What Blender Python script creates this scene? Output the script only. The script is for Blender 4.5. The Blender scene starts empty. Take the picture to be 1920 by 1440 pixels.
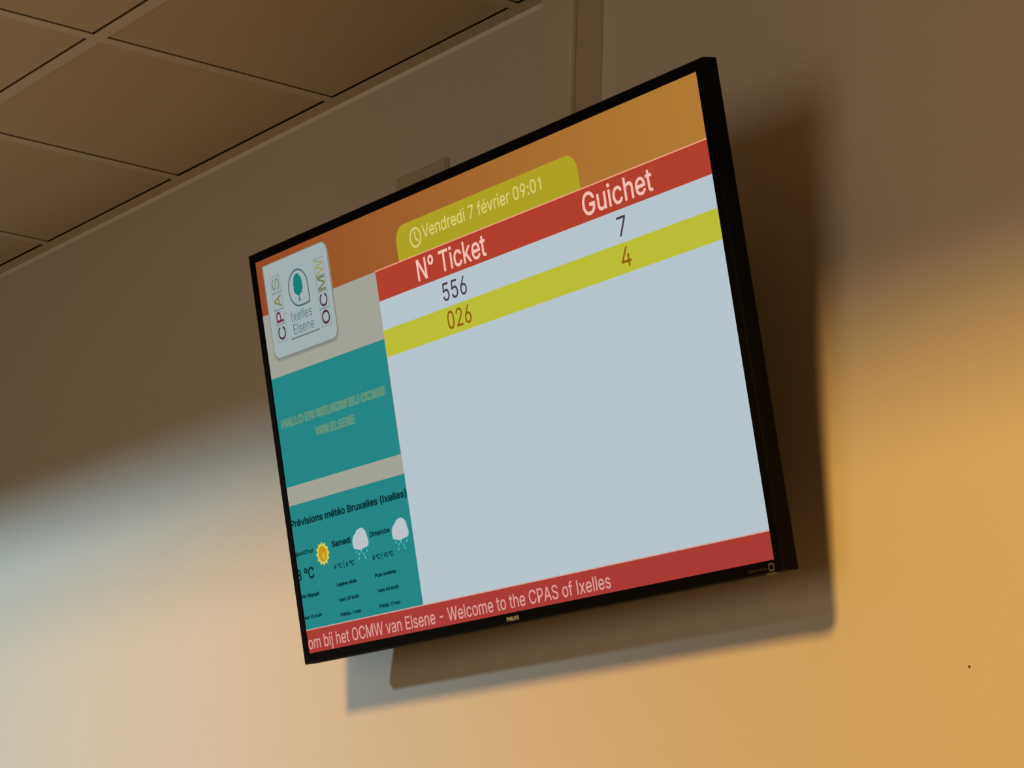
import bpy, bmesh, math, random
from mathutils import Vector, Matrix
from mathutils.geometry import tessellate_polygon

random.seed(7)
SC = bpy.context.scene
COL = SC.collection

# ------------------------------------------------------------------ camera
CAM_POS = Vector((3.3723, -2.5046, 1.2275))
YAW, PITCH, ROLL = (math.radians(a) for a in (55.0915, 14.3066, 1.8794))
fwd = Vector((-math.sin(YAW) * math.cos(PITCH), math.cos(YAW) * math.cos(PITCH), math.sin(PITCH)))
right = Vector((math.cos(YAW), math.sin(YAW), 0))
up = right.cross(fwd)
r2 = right * math.cos(ROLL) + up * math.sin(ROLL)
u2 = -right * math.sin(ROLL) + up * math.cos(ROLL)
cam_data = bpy.data.cameras.new('camera')
cam_data.sensor_width = 36.0
cam_data.lens = 36.0 * 5122.9 / 1920.0
cam_data.clip_start = 0.05
cam = bpy.data.objects.new('camera', cam_data)
M = Matrix((r2, u2, -fwd)).transposed().to_4x4()
M.translation = CAM_POS
cam.matrix_world = M
COL.objects.link(cam)
SC.camera = cam

# ------------------------------------------------------------------ view, world, lights
SC.view_settings.view_transform = 'Standard'
SC.view_settings.look = 'None'
SC.view_settings.exposure = 0.0
SC.view_settings.gamma = 1.0
SC.view_settings.use_curve_mapping = False
SC.cycles.use_denoising = True
SC.cycles.max_bounces = 6

world = bpy.data.worlds.new('world')
SC.world = world
world.use_nodes = True
world.node_tree.nodes['Background'].inputs[0].default_value = (1.0, 0.78, 0.55, 1)
world.node_tree.nodes['Background'].inputs[1].default_value = 0.05


def aim(o, target):
    o.rotation_euler = (Vector(target) - o.location).to_track_quat('-Z', 'Y').to_euler()


def spot(name, loc, target, watts, colour, radius, angle, blend):
    d = bpy.data.lights.new(name, 'SPOT')
    d.energy, d.color = watts, colour
    d.shadow_soft_size, d.spot_size, d.spot_blend = radius, math.radians(angle), blend
    o = bpy.data.objects.new(name, d)
    o.location = loc
    aim(o, target)
    COL.objects.link(o)
    return o


def area(name, loc, target, watts, colour, sx, sy, spread=180):
    d = bpy.data.lights.new(name, 'AREA')
    d.energy, d.color = watts, colour
    d.spread = math.radians(spread)
    d.shape, d.size, d.size_y = 'RECTANGLE', sx, sy
    o = bpy.data.objects.new(name, d)
    o.location = loc
    aim(o, target)
    COL.objects.link(o)
    return o


TVZ = 2.2529          # height of the television's centre
CEIL = 3.0            # height of the suspended ceiling
EDGE = -1.63          # where the suspended ceiling ends and the tall hall begins
EDGE_LEFT = -2.60     # unseen left part, set deeper to shape the cool light's cutoff
XSTEP = -1.3922
# warm high lamp of the hall, cool daylight from high on the left, and an added soft fill with no window behind it
spot('warm_hall_lamp', (4.0, -9.0, 6.45), (1.0, 0, 1.3), 3550, (1.0, 0.535, 0.114), 0.75, 42, 0.75)
spot('cool_daylight_lamp', (-6.4, -9.0, 4.47), (-3.4, 0, 1.7), 2880, (0.57, 0.845, 1.0), 0.26, 40, 1.0)
area('hall_fill_light', (2.0, -6.0, 1.5), (0.3, 0, 2.0), 40, (1.0, 0.84, 0.61), 2.2, 2.3)

# ------------------------------------------------------------------ helpers
def lin(c):
    f = lambda v: v / 12.92 if v <= 0.04045 else ((v + 0.055) / 1.055) ** 2.4
    return tuple(f(v / 255.0) for v in c) + (1.0,)


def mat(name, rgb, rough=0.6, bump=0.0, scale=60.0, mottle=0.0, spec=0.4, speck=0.0):
    m = bpy.data.materials.new(name)
    m.use_nodes = True
    nt = m.node_tree
    b = nt.nodes['Principled BSDF']
    b.inputs['Base Color'].default_value = lin(rgb)
    b.inputs['Roughness'].default_value = rough
    b.inputs['Specular IOR Level'].default_value = spec
    if bump or mottle or speck:
        tc = nt.nodes.new('ShaderNodeTexCoord')
        n = nt.nodes.new('ShaderNodeTexNoise')
        n.inputs['Scale'].default_value = scale
        n.inputs['Detail'].default_value = 6
        nt.links.new(tc.outputs['Object'], n.inputs['Vector'])
        if bump:
            bp = nt.nodes.new('ShaderNodeBump')
            bp.inputs['Strength'].default_value = bump
            bp.inputs['Distance'].default_value = 0.002
            nt.links.new(n.outputs['Fac'], bp.inputs['Height'])
            nt.links.new(bp.outputs['Normal'], b.inputs['Normal'])
        if mottle:
            n2 = nt.nodes.new('ShaderNodeTexNoise')
            n2.inputs['Scale'].default_value = 3.0 if not speck else scale * 4
            n2.inputs['Detail'].default_value = 4
            nt.links.new(tc.outputs['Object'], n2.inputs['Vector'])
            mix = nt.nodes.new('ShaderNodeMix')
            mix.data_type = 'RGBA'
            c = lin(rgb)
            mix.inputs[6].default_value = tuple(v * (1 - mottle) for v in c[:3]) + (1,)
            mix.inputs[7].default_value = tuple(min(1, v * (1 + mottle)) for v in c[:3]) + (1,)
            nt.links.new(n2.outputs['Fac'], mix.inputs[0])
            nt.links.new(mix.outputs[2], b.inputs['Base Color'])
    return m


def glow(name, rgb, rgb2=None):
    """what the lit display shows: one colour, or a blend across the picture's width"""
    m = bpy.data.materials.new(name)
    m.use_nodes = True
    nt = m.node_tree
    b = nt.nodes['Principled BSDF']
    b.inputs['Base Color'].default_value = (0.004, 0.004, 0.004, 1)
    b.inputs['Roughness'].default_value = 0.45
    b.inputs['Specular IOR Level'].default_value = 0.08
    b.inputs['Emission Color'].default_value = lin(rgb)
    b.inputs['Emission Strength'].default_value = 1.0
    if rgb2:
        tc = nt.nodes.new('ShaderNodeTexCoord')
        sp = nt.nodes.new('ShaderNodeSeparateXYZ')
        mr = nt.nodes.new('ShaderNodeMapRange')
        mr.inputs[1].default_value, mr.inputs[2].default_value = -0.605, 0.605
        mix = nt.nodes.new('ShaderNodeMix')
        mix.data_type = 'RGBA'
        mix.inputs[6].default_value, mix.inputs[7].default_value = lin(rgb), lin(rgb2)
        nt.links.new(tc.outputs['Object'], sp.inputs[0])
        nt.links.new(sp.outputs[0], mr.inputs[0])
        nt.links.new(mr.outputs[0], mix.inputs[0])
        nt.links.new(mix.outputs[2], b.inputs['Emission Color'])
    return m


def box(bm, a, b):
    v = [bm.verts.new((x, y, z)) for x in (a[0], b[0]) for y in (a[1], b[1]) for z in (a[2], b[2])]
    for f in ((0, 1, 3, 2), (4, 6, 7, 5), (0, 4, 5, 1), (2, 3, 7, 6), (0, 2, 6, 4), (1, 5, 7, 3)):
        bm.faces.new([v[i] for i in f])
    return v


def bevel_all(bm, w, seg=2, edges=None):
    bmesh.ops.bevel(bm, geom=edges or bm.edges[:], offset=w, segments=seg, affect='EDGES', profile=0.5)


def link(name, bm, m, parent=None, loc=None, smooth=False):
    bmesh.ops.recalc_face_normals(bm, faces=bm.faces[:])
    me = bpy.data.meshes.new(name)
    bm.to_mesh(me)
    bm.free()
    for mm in (m if isinstance(m, (list, tuple)) else [m]):
        me.materials.append(mm)
    o = bpy.data.objects.new(name, me)
    if parent:
        o.parent = parent
    if loc:
        o.location = loc
    COL.objects.link(o)
    if smooth:
        for p in me.polygons:
            p.use_smooth = True
    return o


def struct(name, bm, m, **k):
    o = link(name, bm, m, **k)
    o['kind'] = 'structure'
    return o


def tag(o, label, cat, group=None):
    o['label'], o['category'] = label, cat
    if group:
        o['group'] = group
    return o


# ------------------------------------------------------------------ materials
WALL = mat('wall_paint', (226, 219, 207), 0.75, 0.10, 90, 0.02, 0.25)
HALL = mat('hall_paint', (214, 205, 190), 0.8, 0.1, 60, 0.02, 0.2)
TILE = mat('mineral_fibre_tile', (205, 190, 165), 0.95, 0.35, 160, 0.05, 0.05, speck=1)
TEE = mat('enamelled_grid', (214, 200, 176), 0.55, 0, spec=0.35)
HIGHLIGHT = mat('painted_highlight', (250, 246, 238), 0.6, spec=0.3)
VOID = mat('ceiling_void', (12, 9, 6), 1.0, spec=0.0)
FLOOR = mat('floor_vinyl', (150, 128, 104), 0.5, 0.1, 30, 0.08)
PVC = mat('trunking_plastic', (222, 214, 198), 0.5, spec=0.35)
PLATE = mat('plate_plastic', (205, 194, 174), 0.6, spec=0.3)
BLACK = mat('black_plastic', (8, 7, 6), 0.75, 0.05, 400, spec=0.05)
BEZEL = mat('bezel_black', (8, 7, 6), 0.6, 0.05, 500, spec=0.08)
STEEL = mat('bracket_steel', (40, 40, 42), 0.45, spec=0.5)
WHITE_PRINT = mat('white_print', (235, 235, 232), 0.4)
GREY_PRINT = mat('grey_print', (92, 88, 76), 0.6, spec=0.2)
IRON = mat('nail_iron', (112, 80, 46), 0.5, spec=0.5)

# ------------------------------------------------------------------ the room
X0, X1, Y1, TOP = -8.2, 5.2, -10.8, 7.0
bm = bmesh.new(); box(bm, (X0, 0, 0), (X1, 0.15, TOP)); struct('wall_back', bm, WALL)
bm = bmesh.new(); box(bm, (X0 - 0.15, Y1, 0), (X0, 0.15, TOP)); struct('wall_left', bm, HALL)
bm = bmesh.new(); box(bm, (X1, Y1, 0), (X1 + 0.15, 0.15, TOP)); struct('wall_right', bm, HALL)
bm = bmesh.new(); box(bm, (X0 - 0.15, Y1 - 0.15, 0), (X1 + 0.15, Y1, TOP)); struct('wall_front', bm, HALL)
bm = bmesh.new(); box(bm, (X0 - 0.15, Y1 - 0.15, -0.1), (X1 + 0.15, 0.15, 0)); struct('floor', bm, FLOOR)
bm = bmesh.new(); box(bm, (X0 - 0.15, Y1 - 0.15, TOP), (X1 + 0.15, 0.15, TOP + 0.1)); struct('hall_ceiling', bm, HALL)
# bulkhead that carries the suspended ceiling's free edge (its unseen left step is added to shape the cool light), and the dark void above the tiles
bm = bmesh.new()
box(bm, (XSTEP - 0.06, EDGE - 0.06, CEIL), (X1, EDGE, TOP))
box(bm, (XSTEP - 0.06, EDGE_LEFT, CEIL), (XSTEP, EDGE - 0.06, TOP))
box(bm, (X0, EDGE_LEFT - 0.06, CEIL), (XSTEP, EDGE_LEFT, TOP))
struct('bulkhead', bm, HALL)
bm = bmesh.new()
box(bm, (X0, EDGE, CEIL + 0.12), (X1, 0, CEIL + 0.16))
box(bm, (X0, EDGE_LEFT, CEIL + 0.12), (XSTEP - 0.06, EDGE, CEIL + 0.16))
struct('ceiling_void', bm, VOID)

# suspended ceiling: 600 mm module, first row against the wall is a cut row
XJ, MOD, TW = -0.7922, 0.6, 0.0249
YT = -0.5146                                   # centre line of the first tee from the wall
TRIM = 0.0292
xs = [XJ + MOD * k for k in range(-13, 11)]
tiles = bmesh.new()


def row_list(edge):
    """(wall side, room side) of each row of tiles out to the free edge"""
    out, a, y = [], -TRIM - 0.004, YT
    while y > edge + 0.1:
        out.append((a, y - TW / 2 + 0.006))
        a, y = y - TW / 2 - 0.0035, y - MOD
    return out + [(a, edge + 0.004)]


for i in range(len(xs) - 1):
    x_lo, x_hi = xs[i] + 0.0024, xs[i + 1] - TW + 0.006
    for (ya, yb) in row_list(EDGE_LEFT if xs[i + 1] <= XSTEP + 0.01 else EDGE):
        dz = random.uniform(0.0, 0.0012)
        box(tiles, (max(X0, x_lo), yb, CEIL + 0.0022 + dz), (min(X1, x_hi), ya, CEIL + 0.017 + dz))
struct('ceiling', tiles, TILE)
grid = bmesh.new()
for k in range(4):
    y, xe = YT - MOD * k, (X1 if k < 2 else XSTEP - 0.06)
    box(grid, (X0, y - TW / 2, CEIL), (xe, y + TW / 2, CEIL + 0.0016))
    box(grid, (X0, y - 0.001, CEIL + 0.0016), (xe, y + 0.001, CEIL + 0.035))
struct('trim_2', grid, TEE)
cross = bmesh.new()
for x in xs[1:-1]:
    runs = [(-TRIM, YT + TW / 2), (YT - TW / 2, YT - MOD + TW / 2)]
    if x < XSTEP:
        runs += [(YT - MOD * k - TW / 2, max(EDGE_LEFT, YT - MOD * (k + 1) + TW / 2)) for k in (1, 2, 3)]
    else:
        runs.append((YT - MOD - TW / 2, EDGE))
    for (ya, yb) in runs:
        box(cross, (x - TW, yb, CEIL + 0.0003), (x, ya, CEIL + 0.0016))
        box(cross, (x - TW / 2 - 0.001, yb, CEIL + 0.0016), (x - TW / 2 + 0.001, ya, CEIL + 0.03))
struct('trim_3', cross, TEE)
ang = bmesh.new()
box(ang, (X0, -TRIM, CEIL), (X1, 0, CEIL + 0.0016))
box(ang, (X0, -0.0016, CEIL + 0.0016), (X1, 0, CEIL + 0.03))
struct('trim_1', ang, TEE)
# highlight where the angle meets the wall, put in as a whiter bead
bead = bmesh.new()
v = [bead.verts.new(p) for p in ((X0, -0.0035, CEIL), (X0, 0, CEIL), (X0, 0, CEIL - 0.007),
                                 (X1, -0.0035, CEIL), (X1, 0, CEIL), (X1, 0, CEIL - 0.007))]
for f in ((0, 1, 2), (3, 5, 4), (0, 3, 4, 1), (1, 4, 5, 2), (0, 2, 5, 3)):
    bead.faces.new([v[i] for i in f])
struct('trim_highlight', bead, HIGHLIGHT)

# ------------------------------------------------------------------ things on the wall
trunk = bpy.data.objects.new('cable_trunking', None)
trunk.location = (-0.0315, 0, CEIL - 0.0005)
COL.objects.link(trunk)
tag(trunk, 'cream vertical cable trunking running from the ceiling down behind the television', 'cable trunking')
w, d, h = 0.0419, 0.065, 0.335
bm = bmesh.new()
box(bm, (-w, -d + 0.010, -h), (w, 0, 0))
bevel_all(bm, 0.0012, 1)
link('trunking_body', bm, PVC, trunk)
bm = bmesh.new()
box(bm, (-w - 0.0012, -d, -h), (w + 0.0012, -d + 0.0092, 0))
bevel_all(bm, 0.0035, 3, [e for e in bm.edges if abs(e.verts[0].co.z - e.verts[1].co.z) > 0.1 and e.verts[0].co.y < -d + 0.005])
link('trunking_lid', bm, PVC, trunk)

plate = bpy.data.objects.new('blanking_plate', None)
plate.location = (-0.510, 0, 2.72)
COL.objects.link(plate)
tag(plate, "flat cream blanking plate on the wall, peeping over the television's top edge", 'wall plate')
bm = bmesh.new(); box(bm, (-0.080, -0.007, -0.075), (0.080, 0, 0.075)); bevel_all(bm, 0.0012, 1)
link('back_box', bm, PLATE, plate)
bm = bmesh.new(); box(bm, (-0.078, -0.0100, -0.073), (0.078, -0.007, 0.073)); bevel_all(bm, 0.0022, 2)
link('cover', bm, PLATE, plate)

bm = bmesh.new()
bmesh.ops.create_cone(bm, cap_ends=True, segments=14, radius1=0.0013, radius2=0.0017, depth=0.0014,
                      matrix=Matrix.Translation((0.8387, -0.0007, 1.7657)) @ Matrix.Rotation(math.pi / 2, 4, 'X'))
tag(link('nail_head', bm, IRON), 'tiny brown nail head in the bare wall, to the lower right of the television', 'nail')

# ------------------------------------------------------------------ the television
W, H = 1.2096, 0.6804                          # lit area
OX, OZT, OZB = 0.6215, 0.3560, 0.3575          # outer half width, top and bottom
TV = bpy.data.objects.new('television', None)
TV.location = (0, -0.2047, TVZ)
TV.rotation_euler = (math.radians(12.6313), 0, 0)
COL.objects.link(TV)
tag(TV, 'large black flat-screen television tilted down from the wall, its lit display listing queue tickets', 'television')

# frame: outer rounded box with the display's opening
bm = bmesh.new()
FR, BK = -0.0030, 0.0250
prof = [(FR + 0.0024, 0.0), (FR, 0.0022), (FR, 1.0), (0.0006, 1.0)]    # y, 0..1 from outer to inner edge


def loop(y, out):
    return [(-out[0], y, -out[2]), (out[0], y, -out[2]), (out[0], y, out[1]), (-out[0], y, out[1])]


outer = (OX, OZT, OZB)
ch = 0.0022
inner = (W / 2, H / 2, H / 2)
rings = [loop(BK, tuple(v - 0.002 for v in outer)), loop(BK - 0.002, outer), loop(FR + ch, outer),
         loop(FR, tuple(v - ch for v in outer)), loop(FR, inner), loop(0.0012, inner)]
vr = [[bm.verts.new(p) for p in r] for r in rings]
for a, b in zip(vr, vr[1:]):
    for i in range(4):
        bm.faces.new((a[i], a[(i + 1) % 4], b[(i + 1) % 4], b[i]))
link('bezel', bm, BEZEL, TV)

bm = bmesh.new()
box(bm, (-OX + 0.003, 0.004, -OZB + 0.003), (OX - 0.003, BK - 0.001, OZT - 0.003))
link('back_panel', bm, BLACK, TV)
bm = bmesh.new()
v = box(bm, (-0.43, BK - 0.002, -0.26), (0.43, BK + 0.030, 0.16))
for q in v:
    if q.co.y > BK:
        q.co.x *= 0.93; q.co.z = q.co.z * 0.92 - 0.004
bevel_all(bm, 0.006, 2)
link('rear_housing', bm, BLACK, TV)

# wall bracket: plate on the wall, two tilted arms to the rear housing
tilt_inv = Matrix.Rotation(-math.radians(12.6313), 4, 'X')
bm = bmesh.new()


def to_local(x, y, z):
    return tilt_inv @ (Vector((x, y, z)) - Vector((0, -0.2047, TVZ)))


def bar(bm, p, q, wx):
    """flat bar of width wx (along x) and 30 mm depth between two points given in room space"""
    pts = []
    for (x, y, z) in (p, q):
        for sx in (-wx / 2, wx / 2):
            for sz in (-0.015, 0.015):
                pts.append(bm.verts.new(to_local(x + sx, y, z + sz)))
    for f in ((0, 1, 3, 2), (4, 6, 7, 5), (0, 4, 5, 1), (2, 3, 7, 6), (0, 2, 6, 4), (1, 5, 7, 3)):
        bm.faces.new([pts[i] for i in f])


for zz in (TVZ + 0.10, TVZ - 0.10):
    pts = [bm.verts.new(to_local(x, y, z)) for x in (-0.30, 0.30) for y in (-0.012, -0.0005) for z in (zz - 0.02, zz + 0.02)]
    for f in ((0, 1, 3, 2), (4, 6, 7, 5), (0, 4, 5, 1), (2, 3, 7, 6), (0, 2, 6, 4), (1, 5, 7, 3)):
        bm.faces.new([pts[i] for i in f])
for xx in (-0.2, 0.2):
    bar(bm, (xx, -0.168, TVZ + 0.10), (xx, -0.011, TVZ + 0.10), 0.03)
    bar(bm, (xx, -0.128, TVZ - 0.10), (xx, -0.011, TVZ - 0.10), 0.03)
link('wall_bracket', bm, STEEL, TV)

# ------------------------------------------------------------------ the lit picture
PX = W / 1920.0


def sp(u, v, lay=0):
    """display coordinates (1920 x 1080, origin top left) to the television's own space"""
    return Vector(((u - 960.0) * PX, -0.00022 * lay, (540.0 - v) * PX))


bm = bmesh.new()
box(bm, (-W / 2, 0.0, -H / 2), (W / 2, 0.004, H / 2))
SCREEN = link('screen', bm, glow('display_white', (181, 196, 204)), TV)
SCREEN['label'] = 'lit display with the ticket table on white'


def flat(name, polys, lay, m, parent=None):
    """polys: list of (outer, [holes]) in display coordinates"""
    bm = bmesh.new()
    for outer_, holes in polys:
        loops = [[sp(u, v, lay) for u, v in outer_]] + [[sp(u, v, lay) for u, v in h] for h in holes]
        allv = [bm.verts.new(p) for l in loops for p in l]
        flat2 = [[Vector((p.x, p.z, 0)) for p in l] for l in loops]
        for t in tessellate_polygon(flat2):
            try:
                bm.faces.new([allv[i] for i in t])
            except ValueError:
                pass
    for f in bm.faces:
        f.normal_update()
        if f.normal.y > 0:
            f.normal_flip()
    me = bpy.data.meshes.new(name)
    bm.to_mesh(me); bm.free()
    me.materials.append(m)
    o = bpy.data.objects.new(name, me)
    o.parent = parent or SCREEN
    COL.objects.link(o)
    return o


def rect(a, b, c, d):
    return [(a, b), (c, b), (c, d), (a, d)]


def rrect(a, b, c, d, r, corners=(1, 1, 1, 1), n=7):
    out = []
    for k, (cx, cy, a0) in enumerate(((a + r, b + r, 180), (c - r, b + r, 270), (c - r, d - r, 0), (a + r, d - r, 90))):
        if corners[k]:
            out += [(cx + r * math.cos(math.radians(a0 + 90 * i / n)), cy + r * math.sin(math.radians(a0 + 90 * i / n))) for i in range(n + 1)]
        else:
            out.append(((a, b), (c, b), (c, d), (a, d))[k])
    return out


def circ(cx, cy, rx, ry=None, n=28):
    ry = ry or rx
    return [(cx + rx * math.cos(2 * math.pi * i / n), cy + ry * math.sin(2 * math.pi * i / n)) for i in range(n)]

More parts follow.
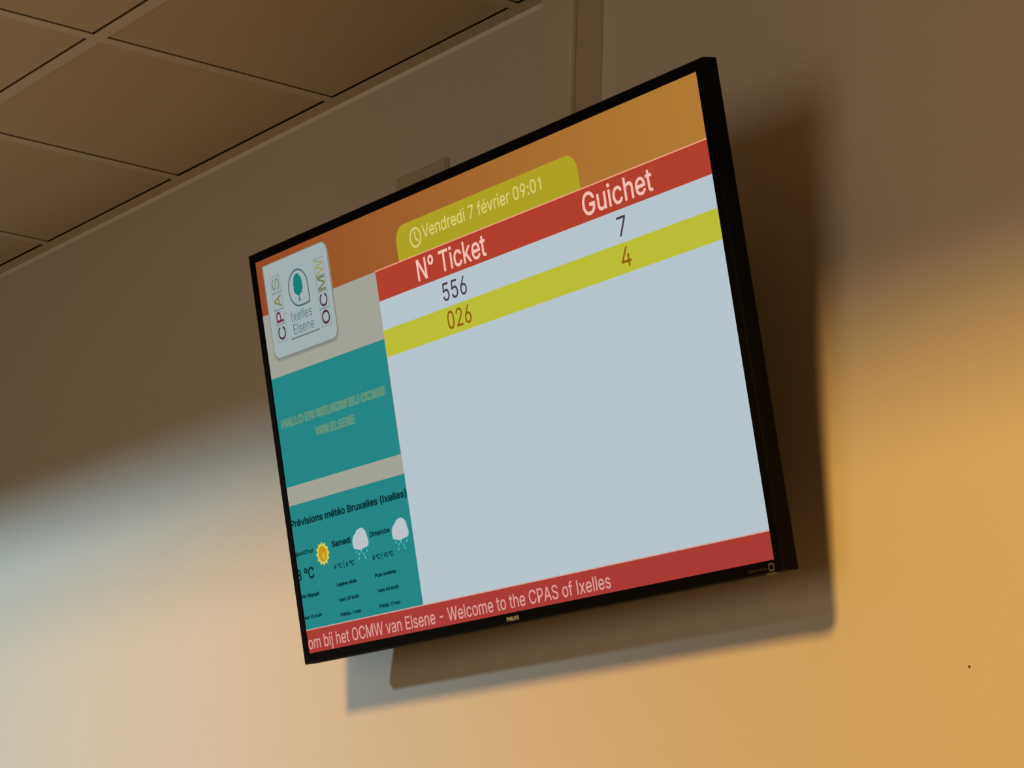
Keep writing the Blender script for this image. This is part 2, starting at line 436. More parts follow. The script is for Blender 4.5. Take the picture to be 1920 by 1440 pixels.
# letter outlines: advance width, closed contours (thousandths of the type size)
GLYPHS = {
    "'": (207, '78,318 70,509 136,509 128,318'),
    '(': (273, '89,207 90,244 94,283 101,324 109,364 119,403 132,441 145,477 160,510 177,539 236,539 219,503 204,466 191,428 179,390 169,351 161,313 156,276 152,241 151,207 152,176 155,145 160,115 167,83 177,50 188,16 202,-19 218,-57 236,-96 177,-96 150,-46 128,4 111,55 99,106 92,156'),
    ')': (273, '37,-96 56,-56 72,-18 86,18 97,52 106,85 113,116 118,147 121,177 122,207 121,241 117,276 112,313 104,351 94,390 82,428 69,466 54,503 37,539 97,539 113,510 128,477 142,441 154,403 164,364 173,323 179,283 183,244 184,207 182,156 174,104 161,53 144,3 123,-47 97,-96'),
    '-': (453, '337,244 337,188 114,188 114,244'),
    '.': (188, '95,-4 83,-3 73,1 63,9 55,18 51,29 50,41 51,53 55,64 63,73 73,81 83,85 95,87 107,85 118,81 128,73 135,64 140,53 141,41 140,29 135,18 128,9 118,1 107,-3'),
    '/': (250, '235,533 71,-76 14,-76 178,533'),
    '0': (453, '227,-7 191,-3 158,7 130,24 105,48 85,77 69,113 57,155 50,202 48,254 50,306 57,353 69,395 85,431 106,461 130,484 159,502 191,512 227,516 262,512 295,502 323,484 348,461 368,431 384,395 396,353 403,306 405,254 403,202 396,155 384,113 368,77 348,48 323,24 295,7 263,-3/227,50 250,52 271,60 290,74 306,92 320,116 330,144 338,176 342,213 344,254 342,295 338,332 330,365 320,393 306,416 290,435 271,449 250,457 227,460 203,457 182,449 163,435 147,416 134,393 123,365 115,332 111,295 109,254 111,213 115,176 123,144 134,116 147,92 163,74 182,60 203,52'),
    '1': (400, '270,509 270,0 207,0 207,398 170,368 110,338 110,398 160,425 205,465 230,509'),
    '2': (453, '64,0 64,47 234,229 252,248 268,266 282,282 294,298 303,312 311,327 316,341 319,356 320,371 319,389 315,405 308,419 298,431 287,441 273,449 258,455 241,458 224,460 205,458 188,454 172,447 159,438 148,427 139,413 132,398 128,381 127,362 66,362 68,391 75,418 86,442 102,464 121,482 143,496 168,507 196,513 225,516 254,513 281,507 306,497 328,482 346,465 361,445 372,423 379,398 381,372 380,354 377,336 371,318 363,299 351,280 336,259 317,235 294,209 267,180 153,60 389,57 389,0'),
    '3': (453, '218,-7 188,-5 159,1 133,10 108,22 88,38 70,57 57,79 48,104 44,132 109,132 112,115 118,100 126,87 137,76 150,66 165,59 182,54 200,51 219,50 239,51 258,55 275,61 291,69 304,80 315,93 323,108 328,125 329,145 328,163 323,180 316,196 306,211 292,223 275,234 254,241 229,246 201,248 157,248 157,299 288,448 288,452 70,452 70,509 372,509 372,461 211,278 211,289 247,290 279,286 308,276 333,262 354,244 371,222 383,198 391,173 393,145 390,116 383,90 370,66 354,45 333,27 309,12 281,2 251,-5'),
    '4': (453, '40,105 40,158 247,509 311,509 109,166 413,163 413,105/282,0 282,121 282,146 282,318 343,318 343,0'),
    '5': (453, '221,-7 192,-5 165,1 140,11 118,25 99,41 83,60 71,82 63,105 60,130 122,130 125,115 130,102 138,89 148,78 160,68 173,60 188,54 204,51 221,50 241,51 259,56 276,64 291,75 304,89 314,104 322,122 326,141 328,162 326,183 321,203 314,221 303,237 290,251 275,262 257,270 238,275 218,277 201,276 184,273 167,268 152,262 139,255 128,246 67,253 96,509 366,509 366,452 151,452 134,301 148,311 162,318 178,325 194,330 212,333 229,334 252,332 274,328 294,321 313,311 330,299 345,285 358,269 370,251 379,231 386,210 390,187 391,163 388,132 381,102 369,76 352,52 332,32 309,15 282,3 253,-4'),
    '6': (453, '226,-7 196,-4 168,3 142,15 119,31 100,51 84,74 73,101 66,130 64,162 65,187 71,212 80,239 93,268 112,302 137,340 252,509 322,509 151,261 145,261 151,270 157,279 165,288 174,295 184,302 196,307 208,311 221,313 235,314 265,312 291,305 316,295 337,280 355,262 370,240 380,215 387,187 389,157 387,127 379,98 368,73 352,50 333,30 310,14 284,3 257,-4/226,48 245,50 263,55 279,63 293,73 304,86 314,101 322,119 326,137 327,157 326,178 322,196 314,213 304,228 293,241 279,251 263,259 245,264 226,265 207,264 190,259 174,252 160,241 148,229 138,214 131,197 126,179 125,158 126,138 131,119 138,102 148,86 160,73 174,63 190,55 207,50'),
    '7': (453, '97,0 323,448 323,452 62,452 62,509 391,509 391,449 165,0'),
    '8': (453, '226,-7 193,-5 163,1 136,11 111,25 91,42 74,62 62,84 54,109 52,135 53,156 58,176 65,195 75,212 87,228 101,241 117,252 134,260 153,265 129,276 109,289 93,308 80,330 73,354 70,380 73,405 79,429 90,450 106,469 124,485 146,498 170,508 197,514 226,516 255,514 282,508 306,498 328,485 346,469 361,450 373,429 379,405 382,380 379,354 372,330 359,308 343,289 323,276 300,267 319,260 335,252 351,241 365,228 377,212 387,195 395,176 399,156 401,135 398,109 391,84 378,62 362,42 341,25 317,11 289,1 259,-5/226,49 248,50 267,54 285,60 300,69 313,79 323,91 331,106 335,121 337,139 335,157 330,173 322,189 312,202 298,213 283,223 265,230 247,234 226,235 206,234 187,230 169,223 154,213 140,202 130,189 122,173 117,157 115,139 117,121 121,106 129,91 139,79 152,69 167,60 185,54 205,50/226,290 244,291 260,294 274,300 287,308 298,318 307,330 314,344 318,359 319,376 318,392 314,407 308,420 299,432 288,442 275,449 260,455 244,459 226,460 208,459 192,455 177,449 164,442 153,432 145,420 138,407 134,392 133,376 134,359 138,344 145,330 154,318 165,308 178,300 193,294 209,291'),
    '9': (453, '226,516 256,513 285,506 310,494 333,478 352,458 368,434 380,408 387,378 389,347 387,322 382,296 373,270 359,240 340,207 315,168 200,0 130,0 301,248 307,248 302,238 295,229 287,221 278,214 268,207 257,202 245,198 232,195 218,195 188,197 161,203 137,214 116,229 98,247 83,269 72,294 66,321 64,352 66,382 73,411 85,436 101,459 120,479 143,494 168,506 196,513/226,460 207,459 190,454 174,446 160,435 148,423 138,407 131,390 127,372 125,352 127,331 131,313 138,295 148,280 160,268 174,257 190,250 207,245 226,243 245,245 263,249 279,257 293,267 305,280 314,295 322,312 326,330 327,350 326,371 322,390 314,407 305,422 293,435 279,446 263,454 245,459'),
    ':': (188, '95,-4 83,-3 73,1 63,9 55,18 51,29 50,41 51,53 55,64 63,73 73,81 83,85 95,87 107,85 118,81 128,73 135,64 140,53 141,41 140,29 135,18 128,9 118,1 107,-3/95,271 83,272 73,277 63,284 55,294 51,304 50,316 51,328 55,339 63,349 73,356 83,360 95,362 107,360 118,356 128,349 135,339 140,328 141,316 140,304 135,294 128,284 118,277 107,272'),
    'A': (480, '16,0 201,509 276,509 463,0 395,0 287,302 280,323 272,346 264,372 255,402 244,438 232,478 245,478 233,437 222,402 213,371 204,345 197,322 191,302 85,0/110,142 110,199 370,199 370,142'),
    'B': (456, '60,0 60,509 241,509 274,507 304,501 329,491 350,477 367,461 381,442 390,421 396,398 398,374 397,353 393,336 387,320 378,307 368,295 356,286 343,278 329,272 315,267 315,262 331,260 347,254 363,245 378,234 391,220 402,203 411,184 416,161 418,136 416,111 410,88 400,67 386,48 368,31 344,18 317,8 284,2 247,0/125,57 245,57 281,60 309,67 330,80 344,96 353,115 355,137 354,153 350,169 342,184 333,197 320,209 306,218 289,225 269,229 248,231 125,231/125,285 238,285 256,287 273,290 288,296 302,304 314,314 323,326 330,340 335,355 336,372 333,393 326,412 313,429 294,442 270,449 240,452 125,452'),
    'C': (510, '267,-7 225,-3 186,7 150,25 119,49 92,79 70,115 53,157 44,203 40,254 44,305 53,352 70,393 92,429 119,459 150,484 186,501 225,512 267,516 293,514 317,511 340,504 362,496 383,485 402,471 419,456 435,438 448,418 459,397 467,373 473,348 408,348 404,365 397,380 389,395 380,407 369,418 357,428 344,437 330,444 315,449 300,453 284,455 267,456 237,453 209,445 184,432 161,414 141,391 125,364 113,332 106,295 103,254 106,213 113,177 125,145 141,117 161,94 184,76 210,63 237,56 267,53 284,54 300,56 315,60 330,65 344,72 357,81 369,90 380,102 389,114 397,128 404,144 408,160 473,160 467,135 459,112 448,91 435,71 420,53 402,38 383,24 363,13 341,5 317,-2 293,-6'),
    'D': (503, '219,0 96,0 96,57 215,57 254,60 288,68 318,81 343,99 363,122 379,149 390,181 397,216 399,255 397,294 390,329 379,361 364,388 344,410 320,428 291,441 258,449 221,452 93,452 93,509 225,509 273,505 315,495 353,478 385,455 412,426 433,391 449,351 458,306 462,255 458,205 449,159 433,119 411,83 384,54 351,31 312,14 268,3/125,509 125,0 60,0 60,509'),
    'E': (419, '60,0 60,509 372,509 372,452 125,452 125,286 355,286 355,229 125,229 125,57 375,57 375,0'),
    'G': (521, '269,-7 225,-3 185,7 149,25 118,49 91,79 69,116 53,157 43,203 40,254 43,305 53,352 69,393 91,429 117,459 149,484 184,501 223,512 265,516 291,514 316,510 340,504 363,494 384,483 403,469 421,453 436,436 449,416 460,395 468,373 474,349 408,349 402,365 395,379 387,393 378,406 368,417 356,427 344,436 330,443 315,448 300,453 283,455 265,456 236,453 209,445 183,432 160,414 141,392 125,364 113,332 106,295 103,254 106,213 113,177 125,145 141,117 161,95 184,76 210,63 238,56 269,53 296,55 322,61 345,71 365,85 382,102 396,123 407,147 413,173 415,202 434,199 283,199 283,256 478,256 478,200 475,160 466,124 451,91 431,62 406,38 377,19 344,5 308,-4'),
    'H': (517, '60,0 60,509 125,509 125,289 392,289 392,509 457,509 457,0 392,0 392,232 125,232 125,0'),
    'I': (194, '64,0 64,509 130,509 130,0'),
    'J': (397, '185,-7 143,-2 106,11 75,33 52,63 38,100 33,145 33,173 98,173 98,145 100,117 108,93 122,74 139,61 160,53 185,50 209,53 230,61 248,74 261,93 269,117 272,145 272,509 336,509 336,145 332,100 318,63 294,33 263,11 227,-2'),
    'K': (467, '104,145 104,216 116,231 128,246 139,261 151,275 162,289 174,303 187,317 199,331 212,344 364,509 448,509 231,276/60,0 60,509 125,509 125,334 124,225 125,193 125,0/372,0 188,259 228,309 449,0'),
    'L': (393, '60,0 60,509 125,509 125,57 361,57 361,0'),
    'M': (629, '60,0 60,509 152,509 277,187 287,159 299,123 311,84 322,49 307,49 318,83 330,121 342,158 352,187 476,509 568,509 568,0 504,0 504,291 504,327 505,369 506,413 507,457 513,457 508,441 503,425 498,409 482,363 467,322 456,291 342,0 286,0 170,291 159,321 145,361 129,408 112,457 119,457 120,416 121,372 122,328 122,291 122,0'),
    'N': (524, '60,0 60,509 136,509 343,183 349,174 355,163 363,151 371,137 379,122 388,107 396,90 405,73 414,55 405,54 403,72 402,90 401,108 400,126 399,142 399,157 399,195 399,509 463,509 463,0 387,0 202,290 177,331 168,346 159,363 148,381 108,452 119,454 122,384 124,328 125,291 125,0'),
    'O': (534, '267,-7 225,-3 186,7 150,25 119,49 92,79 70,115 53,157 44,203 40,254 44,305 53,352 70,393 92,429 119,459 150,484 186,501 225,512 267,516 309,512 348,501 384,484 415,459 442,429 464,393 480,352 490,305 493,254 490,203 480,157 464,115 442,79 415,49 384,25 348,7 309,-3/267,53 296,55 324,63 349,76 372,94 392,116 408,144 420,176 428,213 430,254 428,295 420,332 408,365 392,392 372,415 349,433 324,446 296,453 267,456 237,453 210,445 184,433 161,415 142,392 125,364 113,332 106,295 103,254 106,213 113,176 125,144 142,117 161,94 184,76 210,63 237,55'),
    'P': (445, '60,0 60,509 235,509 272,506 305,499 332,487 356,471 375,452 390,430 400,404 407,377 409,348 407,318 400,291 390,265 375,243 356,223 332,207 305,195 272,188 235,186 109,186 109,242 233,242 257,244 279,248 297,256 312,266 324,279 333,294 339,310 343,328 344,348 343,367 339,385 333,402 324,416 312,428 297,439 279,446 257,451 232,452 125,452 125,0'),
    'S': (447, '224,-9 188,-7 156,-1 128,9 102,23 81,40 64,60 51,83 42,109 38,137 104,137 108,118 114,102 123,88 136,76 150,66 166,59 185,53 204,50 224,49 246,50 267,54 286,60 303,69 317,79 329,92 338,106 344,122 346,139 344,154 340,168 332,179 322,189 310,197 296,205 280,211 263,217 245,222 184,239 145,253 112,269 86,289 67,313 56,341 52,372 54,400 62,425 75,448 92,468 113,484 138,498 165,508 195,514 227,516 259,514 289,508 316,498 340,484 360,468 377,449 390,427 398,403 401,378 337,378 332,402 320,421 302,437 280,449 254,456 225,459 204,457 185,454 167,448 152,440 139,430 129,418 121,405 117,391 115,376 117,359 122,345 131,334 142,324 155,315 169,308 184,302 198,297 212,293 264,279 279,275 295,270 312,264 328,256 344,248 359,238 372,226 384,213 395,198 402,180 407,161 408,139 406,112 399,87 386,64 370,43 349,25 323,11 294,0 261,-7'),
    'T': (449, '32,452 32,509 417,509 417,452 257,452 257,0 193,0 193,452'),
    'V': (480, '204,0 16,509 84,509 192,206 199,187 207,164 215,137 225,106 236,71 248,31 235,31 247,71 257,107 267,138 276,165 283,187 290,206 395,509 463,509 278,0'),
    'W': (687, '155,0 16,509 82,509 163,196 167,179 172,162 175,145 187,94 190,76 194,58 197,40 189,40 193,58 196,76 200,94 203,111 207,128 211,145 224,196 306,509 380,509 462,196 466,179 470,162 474,145 486,94 490,76 494,58 497,40 488,40 492,58 495,76 499,94 503,111 506,128 510,145 523,196 603,509 670,509 530,0 455,0 368,323 362,345 357,368 351,391 346,417 341,445 336,475 350,475 345,446 340,420 335,395 330,371 324,347 318,323 230,0'),
    'a': (390, '160,-9 137,-7 115,-3 94,5 76,15 60,29 48,45 38,63 32,84 30,108 32,128 36,146 43,161 53,174 64,184 78,193 92,200 108,206 125,211 143,214 161,217 178,220 234,227 247,229 257,231 265,235 271,240 274,246 276,255 275,272 272,285 267,297 260,307 251,315 240,322 227,327 212,330 196,331 178,330 163,327 149,322 137,316 127,309 118,301 110,292 104,283 100,274 41,291 51,313 64,331 79,346 95,358 114,368 133,375 153,380 173,383 194,384 208,384 223,382 239,379 255,375 271,369 286,360 300,350 312,336 322,320 330,301 335,278 337,251 337,0 277,0 277,52 272,52 267,43 260,34 252,25 242,16 229,8 215,1 199,-4 181,-7/170,45 192,47 211,51 228,59 242,68 254,80 263,93 270,108 274,122 276,138 276,190 272,187 267,184 259,182 251,180 241,178 231,176 200,171 175,168 161,166 147,163 134,159 122,153 112,147 103,139 97,130 93,118 92,105 93,93 96,82 102,72 109,64 119,57 130,52 142,48 156,46'),
    'b': (425, '229,-8 208,-7 189,-3 172,4 159,12 147,21 138,31 130,41 123,50 118,59 112,59 112,0 53,0 53,509 114,509 114,319 118,319 123,327 130,336 137,346 147,355 158,364 171,373 188,379 207,383 229,384 259,382 287,374 313,361 335,342 354,320 370,293 381,261 388,227 390,189 388,151 381,116 370,84 355,57 336,34 313,16 288,3 260,-6/220,47 242,49 262,55 279,66 294,80 306,97 316,117 323,139 327,163 328,189 327,215 323,239 316,261 307,281 295,298 280,311 262,322 243,328 220,330 198,328 178,322 161,312 147,299 134,282 125,263 118,241 114,216 113,189 114,162 118,138 125,115 135,95 147,78 162,65 179,55 198,49'),
    'c': (396, '207,-8 174,-5 144,3 117,16 93,35 72,58 56,85 44,116 37,150 34,187 37,225 44,260 56,291 72,318 93,341 117,360 144,374 174,382 207,384 226,384 243,381 260,377 276,371 291,364 305,356 318,346 330,335 340,322 349,308 356,293 362,277 303,262 300,272 295,281 290,289 284,297 278,304 270,311 261,316 252,321 242,325 231,328 220,329 207,330 184,328 163,321 145,310 130,296 118,278 108,258 102,236 98,212 96,187 98,163 102,139 108,117 118,97 130,80 145,66 163,55 184,49 207,46 220,47 232,49 243,52 253,55 262,60 271,66 279,73 285,80 292,89 297,98 301,107 304,117 363,102 357,86 350,70 341,56 331,43 319,32 306,21 292,12 277,5 261,-1 244,-5 226,-7'),
    'd': (425, '195,-8 165,-6 137,3 111,16 89,34 70,57 55,84 43,116 36,151 34,189 36,227 43,261 55,293 70,320 89,342 112,361 137,374 165,382 196,384 218,383 237,379 253,373 267,364 278,355 287,346 295,336 301,327 306,319 311,319 311,509 372,509 372,0 313,0 313,59 307,59 301,50 295,41 287,31 277,21 266,12 252,4 236,-3 217,-7/205,47 226,49 246,55 263,65 278,78 290,95 299,115 306,138 310,162 312,189 310,216 306,241 300,263 290,282 278,299 263,312 246,322 227,328 205,330 182,328 162,322 145,311 130,298 118,281 108,261 102,239 98,215 96,189 98,163 102,139 109,117 118,97 130,80 145,66 162,55 182,49'),
    'e': (404, '212,-8 177,-5 145,3 117,16 92,35 72,58 56,85 44,116 37,150 34,187 36,224 44,258 55,290 71,317 91,340 115,359 142,373 172,382 205,384 226,383 246,380 266,374 285,366 303,355 319,341 334,324 347,305 357,282 365,256 370,227 371,194 371,169 75,169 75,221 338,221 310,202 308,226 304,248 298,269 288,286 277,301 263,314 246,323 227,328 205,330 183,328 164,323 146,313 131,301 119,286 109,270 102,251 97,231 96,211 96,178 98,151 102,127 110,106 121,88 135,73 151,61 169,53 190,48 212,46 227,47 241,49 254,53 265,58 276,65 285,73 294,82 300,93 306,105 365,91 358,72 348,55 335,39 320,26 302,14 283,4 261,-3 237,-7'),
    'f': (254, '228,379 228,327 6,327 6,379/81,0 81,432 82,452 87,470 96,486 107,499 120,510 135,519 152,525 169,529 187,530 201,530 212,529 222,527 231,525 238,523 243,521 227,468 215,472 209,473 202,474 195,474 178,472 164,468 154,460 147,449 143,435 142,419 142,0'),
    'g': (425, '207,-151 180,-149 156,-146 134,-140 114,-132 97,-122 82,-110 70,-97 59,-84 51,-69 101,-41 107,-49 114,-57 122,-66 131,-74 142,-82 154,-88 169,-93 187,-96 207,-97 236,-95 261,-87 282,-75 298,-58 308,-34 311,-6 311,68 306,68 301,60 294,51 287,41 277,32 266,23 252,16 236,10 217,6 195,5 165,7 138,14 113,27 90,43 71,65 55,90 43,120 36,154 34,191 36,229 43,263 55,293 71,320 90,342 112,361 138,374 166,382 196,384 218,383 237,379 253,373 267,365 279,356 288,346 296,336 302,327 308,319 313,319 313,379 372,379 372,-9 370,-40 363,-67 350,-90 334,-109 314,-124 291,-136 265,-144 237,-149/205,59 227,61 246,66 264,75 278,87 290,103 300,121 307,142 311,166 312,193 311,219 307,242 300,264 291,283 279,299 264,312 247,322 227,328 205,330 182,328 163,322 145,312 130,298 118,282 109,262 102,241 98,218 96,193 98,167 102,144 109,123 118,104 131,88 145,76 163,66 183,61'),
    'h': (410, '114,227 114,0 53,0 53,509 114,509 114,287 102,287 116,319 132,344 152,362 175,374 200,382 227,384 252,383 275,377 295,369 313,356 328,340 341,321 350,298 355,271 357,240 357,0 296,0 296,235 293,263 286,286 273,304 256,318 235,326 210,329 192,328 176,324 161,317 147,308 136,297 126,283 119,266 115,248'),
    'i': (167, '53,0 53,379 114,379 114,0/84,443 73,444 63,448 54,455 47,463 43,472 41,483 43,494 47,504 54,512 63,518 73,522 84,524 95,522 105,518 114,512 121,504 125,494 126,483 125,472 121,463 114,455 105,448 95,444'),
    'j': (167, '53,379 114,379 114,-30 112,-52 108,-72 102,-90 92,-106 80,-119 65,-129 47,-137 27,-141 4,-143 -10,-143 -10,-87 2,-87 18,-85 31,-80 40,-72 47,-61 51,-46 53,-29/83,443 72,444 62,448 53,455 47,463 42,472 41,483 42,494 47,504 53,512 62,518 72,522 83,524 95,522 105,518 114,512 120,504 125,494 126,483 125,472 120,463 114,455 105,448 95,444'),
    'k': (381, '110,137 110,212 121,212 284,379 360,379 184,199 177,199/53,0 53,509 114,509 114,0/294,0 148,186 191,229 372,0'),
    'l': (167, '53,0 53,509 114,509 114,0'),
    'm': (610, '53,0 53,379 112,379 112,295 108,295 114,314 122,331 132,346 144,358 158,368 172,376 187,382 203,385 219,386 245,383 268,375 287,361 303,342 314,320 321,295 312,295 318,312 326,329 337,343 350,356 364,366 381,375 398,381 417,385 437,386 458,385 478,380 497,372 514,361 529,346 541,328 550,307 555,283 557,255 557,0 496,0 496,254 493,279 485,298 473,313 456,323 438,329 419,330 402,329 387,326 374,320 363,312 353,302 345,290 340,277 336,263 335,247 335,0 274,0 274,260 272,280 265,297 253,311 238,322 220,328 199,330 185,329 171,326 158,320 145,312 135,302 126,289 119,274 115,257 114,238 114,0'),
    'n': (410, '114,227 114,0 53,0 53,379 112,379 112,287 102,287 116,319 132,344 152,362 175,374 200,382 227,384 252,383 275,377 295,369 313,356 328,340 341,321 350,298 355,271 357,240 357,0 296,0 296,235 293,263 286,286 273,304 256,318 235,326 210,329 192,328 176,324 161,317 147,308 136,297 126,283 119,266 115,248'),
    'o': (416, '207,-8 174,-5 144,3 117,16 93,35 72,58 56,85 44,116 37,150 34,187 37,225 44,260 56,291 72,318 93,341 117,360 144,374 174,382 207,384 241,382 271,374 299,360 323,341 343,318 359,291 371,260 379,225 381,187 379,150 371,116 359,85 343,58 323,35 299,16 271,3 241,-5/207,46 231,49 252,55 270,66 285,80 298,97 307,117 314,139 318,163 319,187 318,212 314,236 307,258 298,278 285,296 270,310 252,321 231,328 207,330 184,328 163,321 145,310 130,296 118,278 108,258 102,236 98,212 96,187 98,163 102,139 108,117 118,97 130,80 145,66 163,55 184,49'),
    'p': (425, '53,-143 53,379 112,379 112,319 118,319 123,327 130,336 137,346 147,355 158,364 171,373 188,379 207,383 229,384 259,382 287,374 313,361 335,342 354,320 370,293 381,261 388,227 390,189 388,151 381,116 370,84 355,57 336,34 313,16 288,3 260,-6 229,-8 208,-7 189,-3 173,4 159,12 147,21 138,31 130,41 124,50 118,59 114,59 114,-143/220,47 242,49 262,55 279,66 294,80 306,97 316,117 323,139 327,163 328,189 327,215 323,239 316,261 307,281 295,298 280,311 262,322 243,328 220,330 198,328 178,322 161,312 147,299 134,282 125,263 118,241 114,216 113,189 114,162 118,138 125,115 135,95 147,78 162,65 179,55 198,49'),
    'r': (259, '53,0 53,379 112,379 112,321 124,339 137,354 152,367 171,377 191,383 213,385 229,384 243,384 243,322 230,324 223,325 215,326 207,326 190,324 174,321 159,315 146,306 135,296 126,284 119,269 115,254 114,237 114,0'),
    's': (365, '182,-8 157,-7 133,-3 112,3 93,12 76,24 62,38 50,54 41,73 36,94 94,107 101,87 111,72 124,60 141,52 160,47 181,45 206,47 227,53 244,62 258,74 265,88 268,103 266,115 262,126 254,136 243,144 229,150 212,155 149,170 118,180 92,192 72,208 58,227 50,249 47,274 49,295 55,314 65,332 79,347 95,360 115,370 137,378 161,383 187,384 212,383 234,379 254,372 271,363 286,352 299,339 309,324 318,308 324,290 268,277 262,291 254,304 243,316 228,325 210,331 187,333 166,331 147,326 131,317 119,305 111,292 109,277 110,264 115,253 124,243 136,235 152,229 172,223 229,209 261,200 287,187 306,171 320,153 328,131 331,107 329,85 323,65 312,47 298,31 281,18 260,6 236,-2 210,-7'),
    't': (228, '204,379 204,327 6,327 6,379/65,471 126,471 126,98 127,83 130,70 136,61 144,55 156,51 170,50 185,51 202,54 213,2 207,0 200,-2 192,-3 184,-3 176,-4 168,-4 138,-1 113,7 92,21 77,41 68,64 65,93'),
    'u': (410, '182,-5 158,-3 135,2 115,11 97,23 82,39 69,59 60,82 54,109 53,139 53,379 114,379 114,144 116,117 124,94 137,75 154,61 175,53 200,50 218,51 234,55 249,62 263,71 274,83 283,97 290,113 295,132 296,153 296,379 357,379 357,0 298,0 298,92 307,92 294,60 277,35 257,17 234,5 209,-3'),
    'v': (390, '163,0 17,379 84,379 165,155 173,132 180,110 187,87 193,64 199,42 206,21 184,21 191,42 197,64 203,87 209,110 216,132 224,155 305,379 371,379 226,0'),
    'x': (379, '21,0 171,218 171,171 29,379 100,379 147,306 159,287 170,270 179,253 188,237 198,221 207,206 175,206 185,221 194,237 202,253 211,270 222,287 233,306 282,379 352,379 209,169 209,214 358,0 287,0 231,85 219,103 209,120 200,136 191,152 182,167 173,182 205,182 195,167 187,152 178,136 170,120 160,103 148,85 91,0'),
    '|': (230, '141,673 141,-164 88,-164 88,673'),
    '°': (316, '158,283 138,285 119,290 101,298 84,310 70,324 59,340 50,358 45,377 43,397 45,418 50,437 59,455 70,472 84,486 101,497 119,506 138,511 158,513 179,511 198,506 216,497 232,486 246,472 257,455 266,437 271,418 273,397 271,377 266,358 257,340 246,324 232,310 216,298 198,290 179,285/158,334 170,335 180,338 190,343 199,349 207,357 213,366 218,376 221,386 222,397 221,409 218,420 213,430 207,439 199,446 190,453 180,458 170,461 158,462 147,461 136,458 126,453 117,446 109,439 103,430 98,420 96,409 95,397 96,386 98,376 103,366 109,357 117,349 126,343 136,338 147,335'),
    'è': (404, '212,-8 177,-5 145,3 117,16 92,35 72,58 56,85 44,116 37,150 34,187 36,224 44,258 55,290 71,317 91,340 115,359 142,373 172,382 205,384 226,383 246,380 266,374 285,366 303,355 319,341 334,324 347,305 357,282 365,256 370,227 371,194 371,169 75,169 75,221 338,221 310,202 308,226 304,248 298,269 288,286 277,301 263,314 246,323 227,328 205,330 183,328 164,323 146,313 131,301 119,286 109,270 102,251 97,231 96,211 96,178 98,151 102,127 110,106 121,88 135,73 151,61 169,53 190,48 212,46 227,47 241,49 254,53 265,58 276,65 285,73 294,82 300,93 306,105 365,91 358,72 348,55 335,39 320,26 302,14 283,4 261,-3 237,-7/180,429 114,529 182,529 230,429'),
    'é': (404, '212,-8 177,-5 145,3 117,16 92,35 72,58 56,85 44,116 37,150 34,187 36,224 44,258 55,290 71,317 91,340 115,359 142,373 172,382 205,384 226,383 246,380 266,374 285,366 303,355 319,341 334,324 347,305 357,282 365,256 370,227 371,194 371,169 75,169 75,221 338,221 310,202 308,226 304,248 298,269 288,286 277,301 263,314 246,323 227,328 205,330 183,328 164,323 146,313 131,301 119,286 109,270 102,251 97,231 96,211 96,178 98,151 102,127 110,106 121,88 135,73 151,61 169,53 190,48 212,46 227,47 241,49 254,53 265,58 276,65 285,73 294,82 300,93 306,105 365,91 358,72 348,55 335,39 320,26 302,14 283,4 261,-3 237,-7/177,429 225,529 293,529 227,429'),
    ' ': (188, ''),
}


def parea(p):
    return sum(p[i][0] * p[(i + 1) % len(p)][1] - p[(i + 1) % len(p)][0] * p[i][1] for i in range(len(p))) / 2


def pinside(pt, poly):
    c = False
    x, y = pt
    for i in range(len(poly)):
        (x1, y1), (x2, y2) = poly[i], poly[i - 1]
        if (y1 > y) != (y2 > y) and x < (x2 - x1) * (y - y1) / (y2 - y1) + x1:
            c = not c
    return c


def word(name, text, u0, u1, base, cap, m, lay=4, bold=0.0, rot=False, parent=None):
    """set one line between u0 and u1 on the base line; rot writes it upwards (u0, u1 then run up the display)"""
    x, raw = 0, []
    for ch_ in text:
        adv, data = GLYPHS[ch_]
        cs = [[tuple(map(float, q.split(','))) for q in c.split()] for c in data.split('/') if c]
        raw.append((x, cs)); x += adv
    allx = [p[0] + ox for ox, cs in raw for c in cs for p in c]
    lo, hi = min(allx), max(allx)
    kx, ky = (u1 - u0) / (hi - lo), cap / 509.0
    polys = []
    for ox, cs in raw:
        big = max(cs, key=lambda c: abs(parea(c))) if cs else None
        sgn = 1 if big and parea(big) > 0 else -1
        outs = [c for c in cs if parea(c) * sgn > 0]
        holes = [c for c in cs if parea(c) * sgn < 0]

        def put(c, sx_=0, sy_=0):
            r = []
            for px_, py_ in c:
                du, dv = (px_ + ox + sx_ - lo) * kx, (py_ + sy_) * ky
                r.append((base - dv, u0 - du * (1 if u1 > u0 else 1)) if rot else (u0 + du, base - dv))
            return r
        for o_ in outs:
            inside = [h_ for h_ in holes if pinside(h_[0], o_)]
            # bold lettering: the outline struck several times, a hair apart
            for s_ in ([(0, 0)] if not bold else [(bold * math.cos(q * math.pi / 4), bold * math.sin(q * math.pi / 4)) for q in range(8)]):
                polys.append((put(o_, *s_), [put(h_, *s_) for h_ in inside]))
    return flat(name, polys, lay, m, parent)


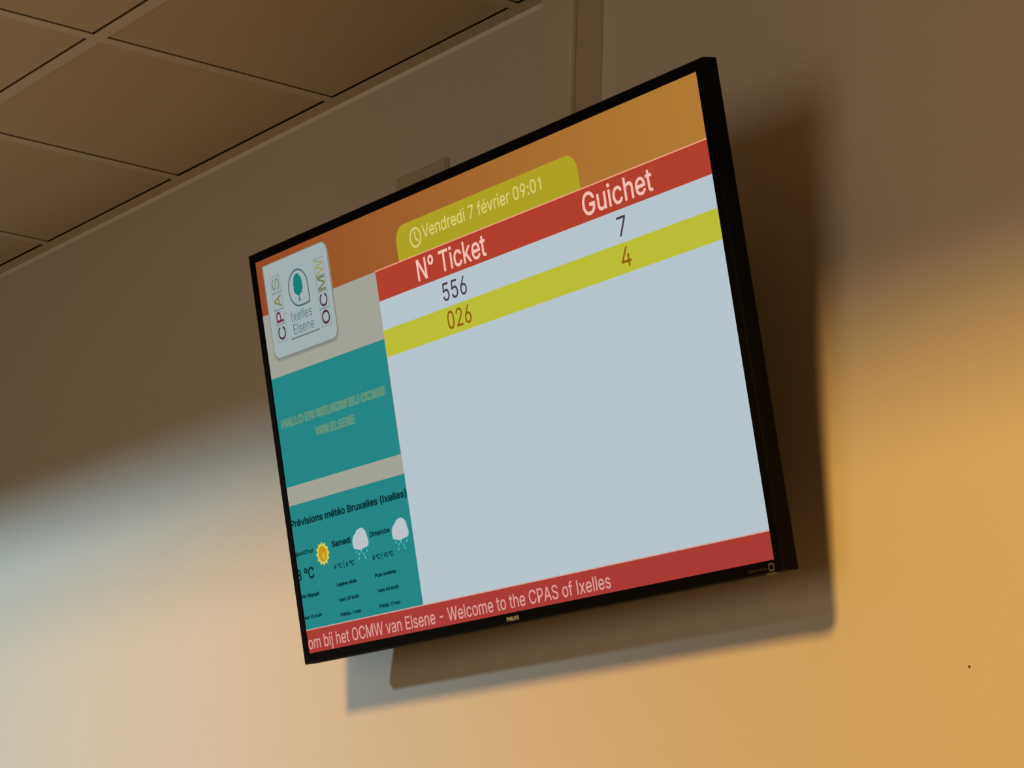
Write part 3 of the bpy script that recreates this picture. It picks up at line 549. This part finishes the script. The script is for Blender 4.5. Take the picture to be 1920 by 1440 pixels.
C = lambda n, r, g, b: glow(n, (r, g, b))
cream = C('display_cream', 160, 161, 149)
teal = C('display_teal', 31, 132, 131)
red = C('display_red', 175, 62, 43)
tick_red = C('display_ticker_red', 166, 57, 50)
yellow = C('display_yellow', 186, 188, 54)
tabc = C('display_tab_yellow', 172, 160, 36)
pink = C('display_pink', 244, 190, 176)
rose = C('display_rose', 212, 156, 150)
tabt = C('display_pale_yellow', 215, 206, 128)
cardc = C('display_card', 160, 173, 174)
dark = C('display_plum', 74, 58, 74)
brown = C('display_brown', 140, 92, 18)
ink = C('display_ink', 4, 48, 50)
line_c = C('display_line', 236, 160, 128)
orange = glow('display_orange', (144, 70, 36), (176, 122, 52))

# left column, banner, table
flat('sidebar', [(rect(0, 151, 571, 1018), [])], 1, cream)
flat('banner', [(rect(0, 0, 1920, 151), [])], 1, orange)
flat('message_panel', [(rect(0, 327, 569, 627), [])], 2, teal)
flat('weather_panel', [(rect(0, 678, 572, 1016), [])], 2, teal)
flat('date_tab', [(rrect(685, 62, 1456, 151, 42, (1, 1, 0, 0)), [])], 2, tabc)
flat('table_header', [(rect(572, 152, 1920, 230), [])], 2, red)
flat('header_rule', [(rect(572, 149.5, 1920, 152.5), [])], 3, line_c)
flat('ticket_row', [(rect(571, 306, 1920, 376), [])], 2, yellow)
flat('ticker_bar', [(rect(0, 1018, 1920, 1080), [])], 2, tick_red)
flat('ticker_rule', [(rect(0, 1015.5, 1920, 1018.5), [])], 3, C('display_rule', 206, 160, 150))

# logo card with its soft edge shade, part of the picture shown
flat('card_edge', [(rrect(32, 18, 366, 288, 30, (0, 1, 1, 1)), [])], 2, C('display_shade', 140, 141, 129))
flat('card_edge', [(rrect(35, 20, 362, 282, 28, (0, 1, 1, 1)), [])], 3, C('display_shade_deep', 124, 127, 118))
flat('logo_card', [(rrect(37, 20, 360, 278, 26, (0, 1, 1, 1)), [])], 4, cardc)
grey_line = C('display_thin_line', 118, 130, 130)


def frame(a, b, c, d, t=1.6):
    return (rect(a, b, c, d), [rect(a + t, b + t, c - t, d - t)])


edges = [238, 190, 149, 103, 57]
flat('letter_frame', [frame(65, edges[i + 1], 114, edges[i]) for i in range(4)], 5, grey_line)
edges2 = [240, 192, 146, 104, 57]
flat('letter_frame', [frame(291, edges2[i + 1], 340, edges2[i]) for i in range(4)], 5, grey_line)
cols = {'C': (66, 46, 66), 'P': (112, 36, 62), 'A': (136, 122, 84), 'S': (126, 134, 116)}
for ch_, (a, b) in zip('CPAS', ((232, 197), (184, 155), (143, 110), (96, 64))):
    word('letter', ch_, a, a + (a - b), 108, 36, C('display_letter_' + ch_, *cols[ch_]), 6, 8, rot=True)
cols = {'O': (78, 36, 58), 'C': (74, 48, 72), 'M': (118, 118, 78), 'W': (152, 156, 98)}
for ch_, (a, b) in zip('OCMW', ((234, 198), (187, 153), (143, 107), (101, 60))):
    word('letter', ch_, a, a + (a - b), 334, 36, C('display_letter2_' + ch_, *cols[ch_]), 6, 8, rot=True)
# emblem: rounded outline with one square corner, a tree inside
def emb(r):
    cx, cy = 201, 112
    pts = [(cx + r * math.cos(math.radians(a)), cy + r * math.sin(math.radians(a))) for a in range(90, 361, 10)]
    return pts + [(cx + r * 1.0, cy + r * 0.78), (cx + r * 0.96, cy + r * 0.92), (cx + r * 0.82, cy + r * 0.98), (cx + r * 0.4, cy + r)]


flat('emblem_outline', [(emb(51), [emb(46.5)])], 5, C('display_slate', 66, 98, 104))
rr = random.Random(3)
crown = []
for i in range(44):
    a = 2 * math.pi * i / 44
    k = 1 + rr.uniform(-0.07, 0.07)
    rx = 26 * (0.86 + 0.22 * max(0, math.sin(a))) * k
    crown.append((201 + rx * math.cos(a), 103 + 29 * math.sin(a) * k))
tree_p = [(crown, []), ([(199, 128), (203, 128), (203.5, 143), (211, 149), (202, 147), (193, 150), (198.5, 143)], [])]
flat('emblem_tree', tree_p, 6, C('display_green', 18, 122, 116))
slate = C('display_slate_text', 84, 124, 130)
word('emblem_lettering', 'Ixelles', 147, 252, 197, 27, slate, 5, 2)
word('emblem_lettering', 'Elsene', 149, 254, 231, 27, slate, 5, 2)
flat('emblem_rule', [(rect(131, 239, 277, 242.5), [])], 5, C('display_slate_line', 92, 104, 106))

# date tab
flat('clock_icon', [(circ(773, 107, 26), [circ(773, 107, 21)]),
                    ([(770, 91), (774.5, 91), (774.5, 107), (786, 117), (783, 121), (770, 110)], [])], 4, tabt)
word('date_lettering', 'Vendredi 7 février 09:01', 806, 1312, 116, 32, tabt, 4, 4)

# ticket table
word('header_lettering', 'N° Ticket', 760, 1059, 217, 53, pink, 4, 9)
word('header_lettering', 'Guichet', 1455, 1713, 216, 52, pink, 4, 9)
word('ticket_number', '556', 855, 958, 290, 45, dark, 4, 4)
word('ticket_number', '026', 858, 960, 362, 45, brown, 4, 4)
word('counter_number', '7', 1568, 1600, 291, 45, dark, 4, 4)
word('counter_number', '4', 1565, 1600, 362, 45, brown, 4, 4)
word('ticker_lettering', 'om bij het OCMW van Elsene - Welcome to the CPAS of Ixelles', 3, 1345, 1069, 33, rose, 4, 6)

# message in transition: two faded lines laid over each other
haze = C('display_message', 108, 146, 118)
haze2 = C('display_message_faint', 84, 142, 122)
word('message_lettering', 'HALLO EN WELKOM BIJ OCMW', 27, 545, 466, 22, haze2, 3, 26)
word('message_lettering', 'HALLO EN WELKOM BIJ OCMW', 20, 538, 467, 23, haze, 4, 12)
word('message_lettering', 'VAN ELSENE', 190, 382, 513, 22, haze2, 3, 26)
word('message_lettering', 'VAN ELSENE', 184, 376, 514, 23, haze, 4, 12)

# weather panel
word('weather_title', 'Prévisions météo Bruxelles (Ixelles)', -3, 568, 736, 18, ink, 4, 32)
word('day_name', "Aujourd'hui", -20, 90, 815, 11, ink, 4, 32)
word('day_name', 'Samedi', 188, 279, 815, 15, ink, 4, 36)
word('day_name', 'Dimanche', 375, 469, 814, 12, ink, 4, 36)
word('temperature', '8 °C', -8, 80, 882, 29, ink, 4, 24)
word('temperature', '4 °C | 6 °C', 183, 281, 874, 12, ink, 4, 30)
word('temperature', '8 °C | 10 °C', 374, 470, 875, 12, ink, 4, 30)
for t, a, b, v_ in (('Légère pluie', 184, 282, 920), ('Vent 20 km/h', 186, 283, 961), ('Précip. 1 mm', 184, 282, 1000),
                    ('Pluie modérée', 373, 471, 920), ('Vent 40 km/h', 375, 473, 960), ('Précip. 17 mm', 374, 471, 1000),
                    ('Ciel dégagé', -6, 91, 930), ('Vent 13 km/h', -8, 90, 988)):
    word('forecast_line', t, a, b, v_, 8.5, ink, 4, 44)

sun_y, sun_o = C('display_sun_rim', 206, 200, 86), C('display_sun', 196, 146, 22)
rays = []
for i in range(24):
    a = 2 * math.pi * i / 24
    r = 34 if i % 2 == 0 else 27
    rays.append((137 + r * math.cos(a), 826 + r * 0.95 * math.sin(a)))
s1 = flat('sun_icon', [(rays, [])], 4, sun_y)
flat('sun_disc', [(circ(137, 826, 21), [])], 5, sun_o)
flat('sun_glint', [(circ(141, 832, 7, 9), [])], 6, C('display_sun_glint', 208, 178, 40))
cloud_c, cloud_e = C('display_cloud', 186, 194, 200), C('display_cloud_rim', 164, 196, 206)
drop_c = C('display_drop', 84, 182, 190)


def cloud(cx, cy):
    def blob(k):
        p = []
        for i in range(60):
            a = 2 * math.pi * i / 60
            r = 0
            for (bx, by, br) in ((-12, 4, 25), (10, -6, 26), (20, 6, 20), (0, 4, 20), (-2, -14, 16)):
                # distance to the blob's rim along this ray
                dx, dy = math.cos(a), math.sin(a)
                b_ = bx * dx + by * dy
                disc = b_ * b_ - (bx * bx + by * by - br * br)
                if disc > 0:
                    r = max(r, b_ + math.sqrt(disc))
            p.append((cx + r * k * math.cos(a), cy + min(r * math.sin(a), 18 + 8 * (1 - abs(math.cos(a)))) * k))
        return p
    flat('cloud_icon', [(blob(1.0), [])], 4, cloud_e)
    flat('cloud_fill', [(blob(0.9), [])], 5, cloud_c)
    flat('rain_drops', [(circ(cx + dx, cy + dy, 3.0, 4.0, 10), []) for dx, dy in
                        ((-24, 27), (-12, 34), (0, 29), (10, 38), (26, 30), (-16, 46), (14, 47))], 4, drop_c)


cloud(325, 816)
cloud(515, 817)

# marks on the bezel
def bword(name, text, u0, u1, base, cap, m, bold=0.0):
    o = word(name, text, u0, u1, base, cap, m, 0, bold, parent=TV)
    for v_ in o.data.vertices:
        v_.co.y = FR - 0.0003
    return o


b_ = bword('brand_mark', 'PHILIPS', 926, 975, 1099, 9, WHITE_PRINT, 34)
b_['label'] = 'small white lettering in the middle of the lower bezel'
b_ = bword('corner_mark', 'Signage Solutions', 1832, 1894, 1099, 6, GREY_PRINT, 16)
b_['label'] = 'small grey lettering at the right of the lower bezel'
o = flat('corner_emblem', [(rrect(1899, 1086, 1918, 1104, 5), [rrect(1903, 1090, 1914, 1100, 3)])], 0, GREY_PRINT, TV)
for v_ in o.data.vertices:
    v_.co.y = FR - 0.0003
# infrared sensor lump under the right end of the lower bezel
bm = bmesh.new()
a, b = sp(1885, 1106.5), sp(1918, 1110.5)
box(bm, (a.x, -0.0015, b.z), (b.x, 0.010, a.z + 0.001))
bevel_all(bm, 0.0006, 1)
link('sensor_window', bm, GREY_PRINT, TV)
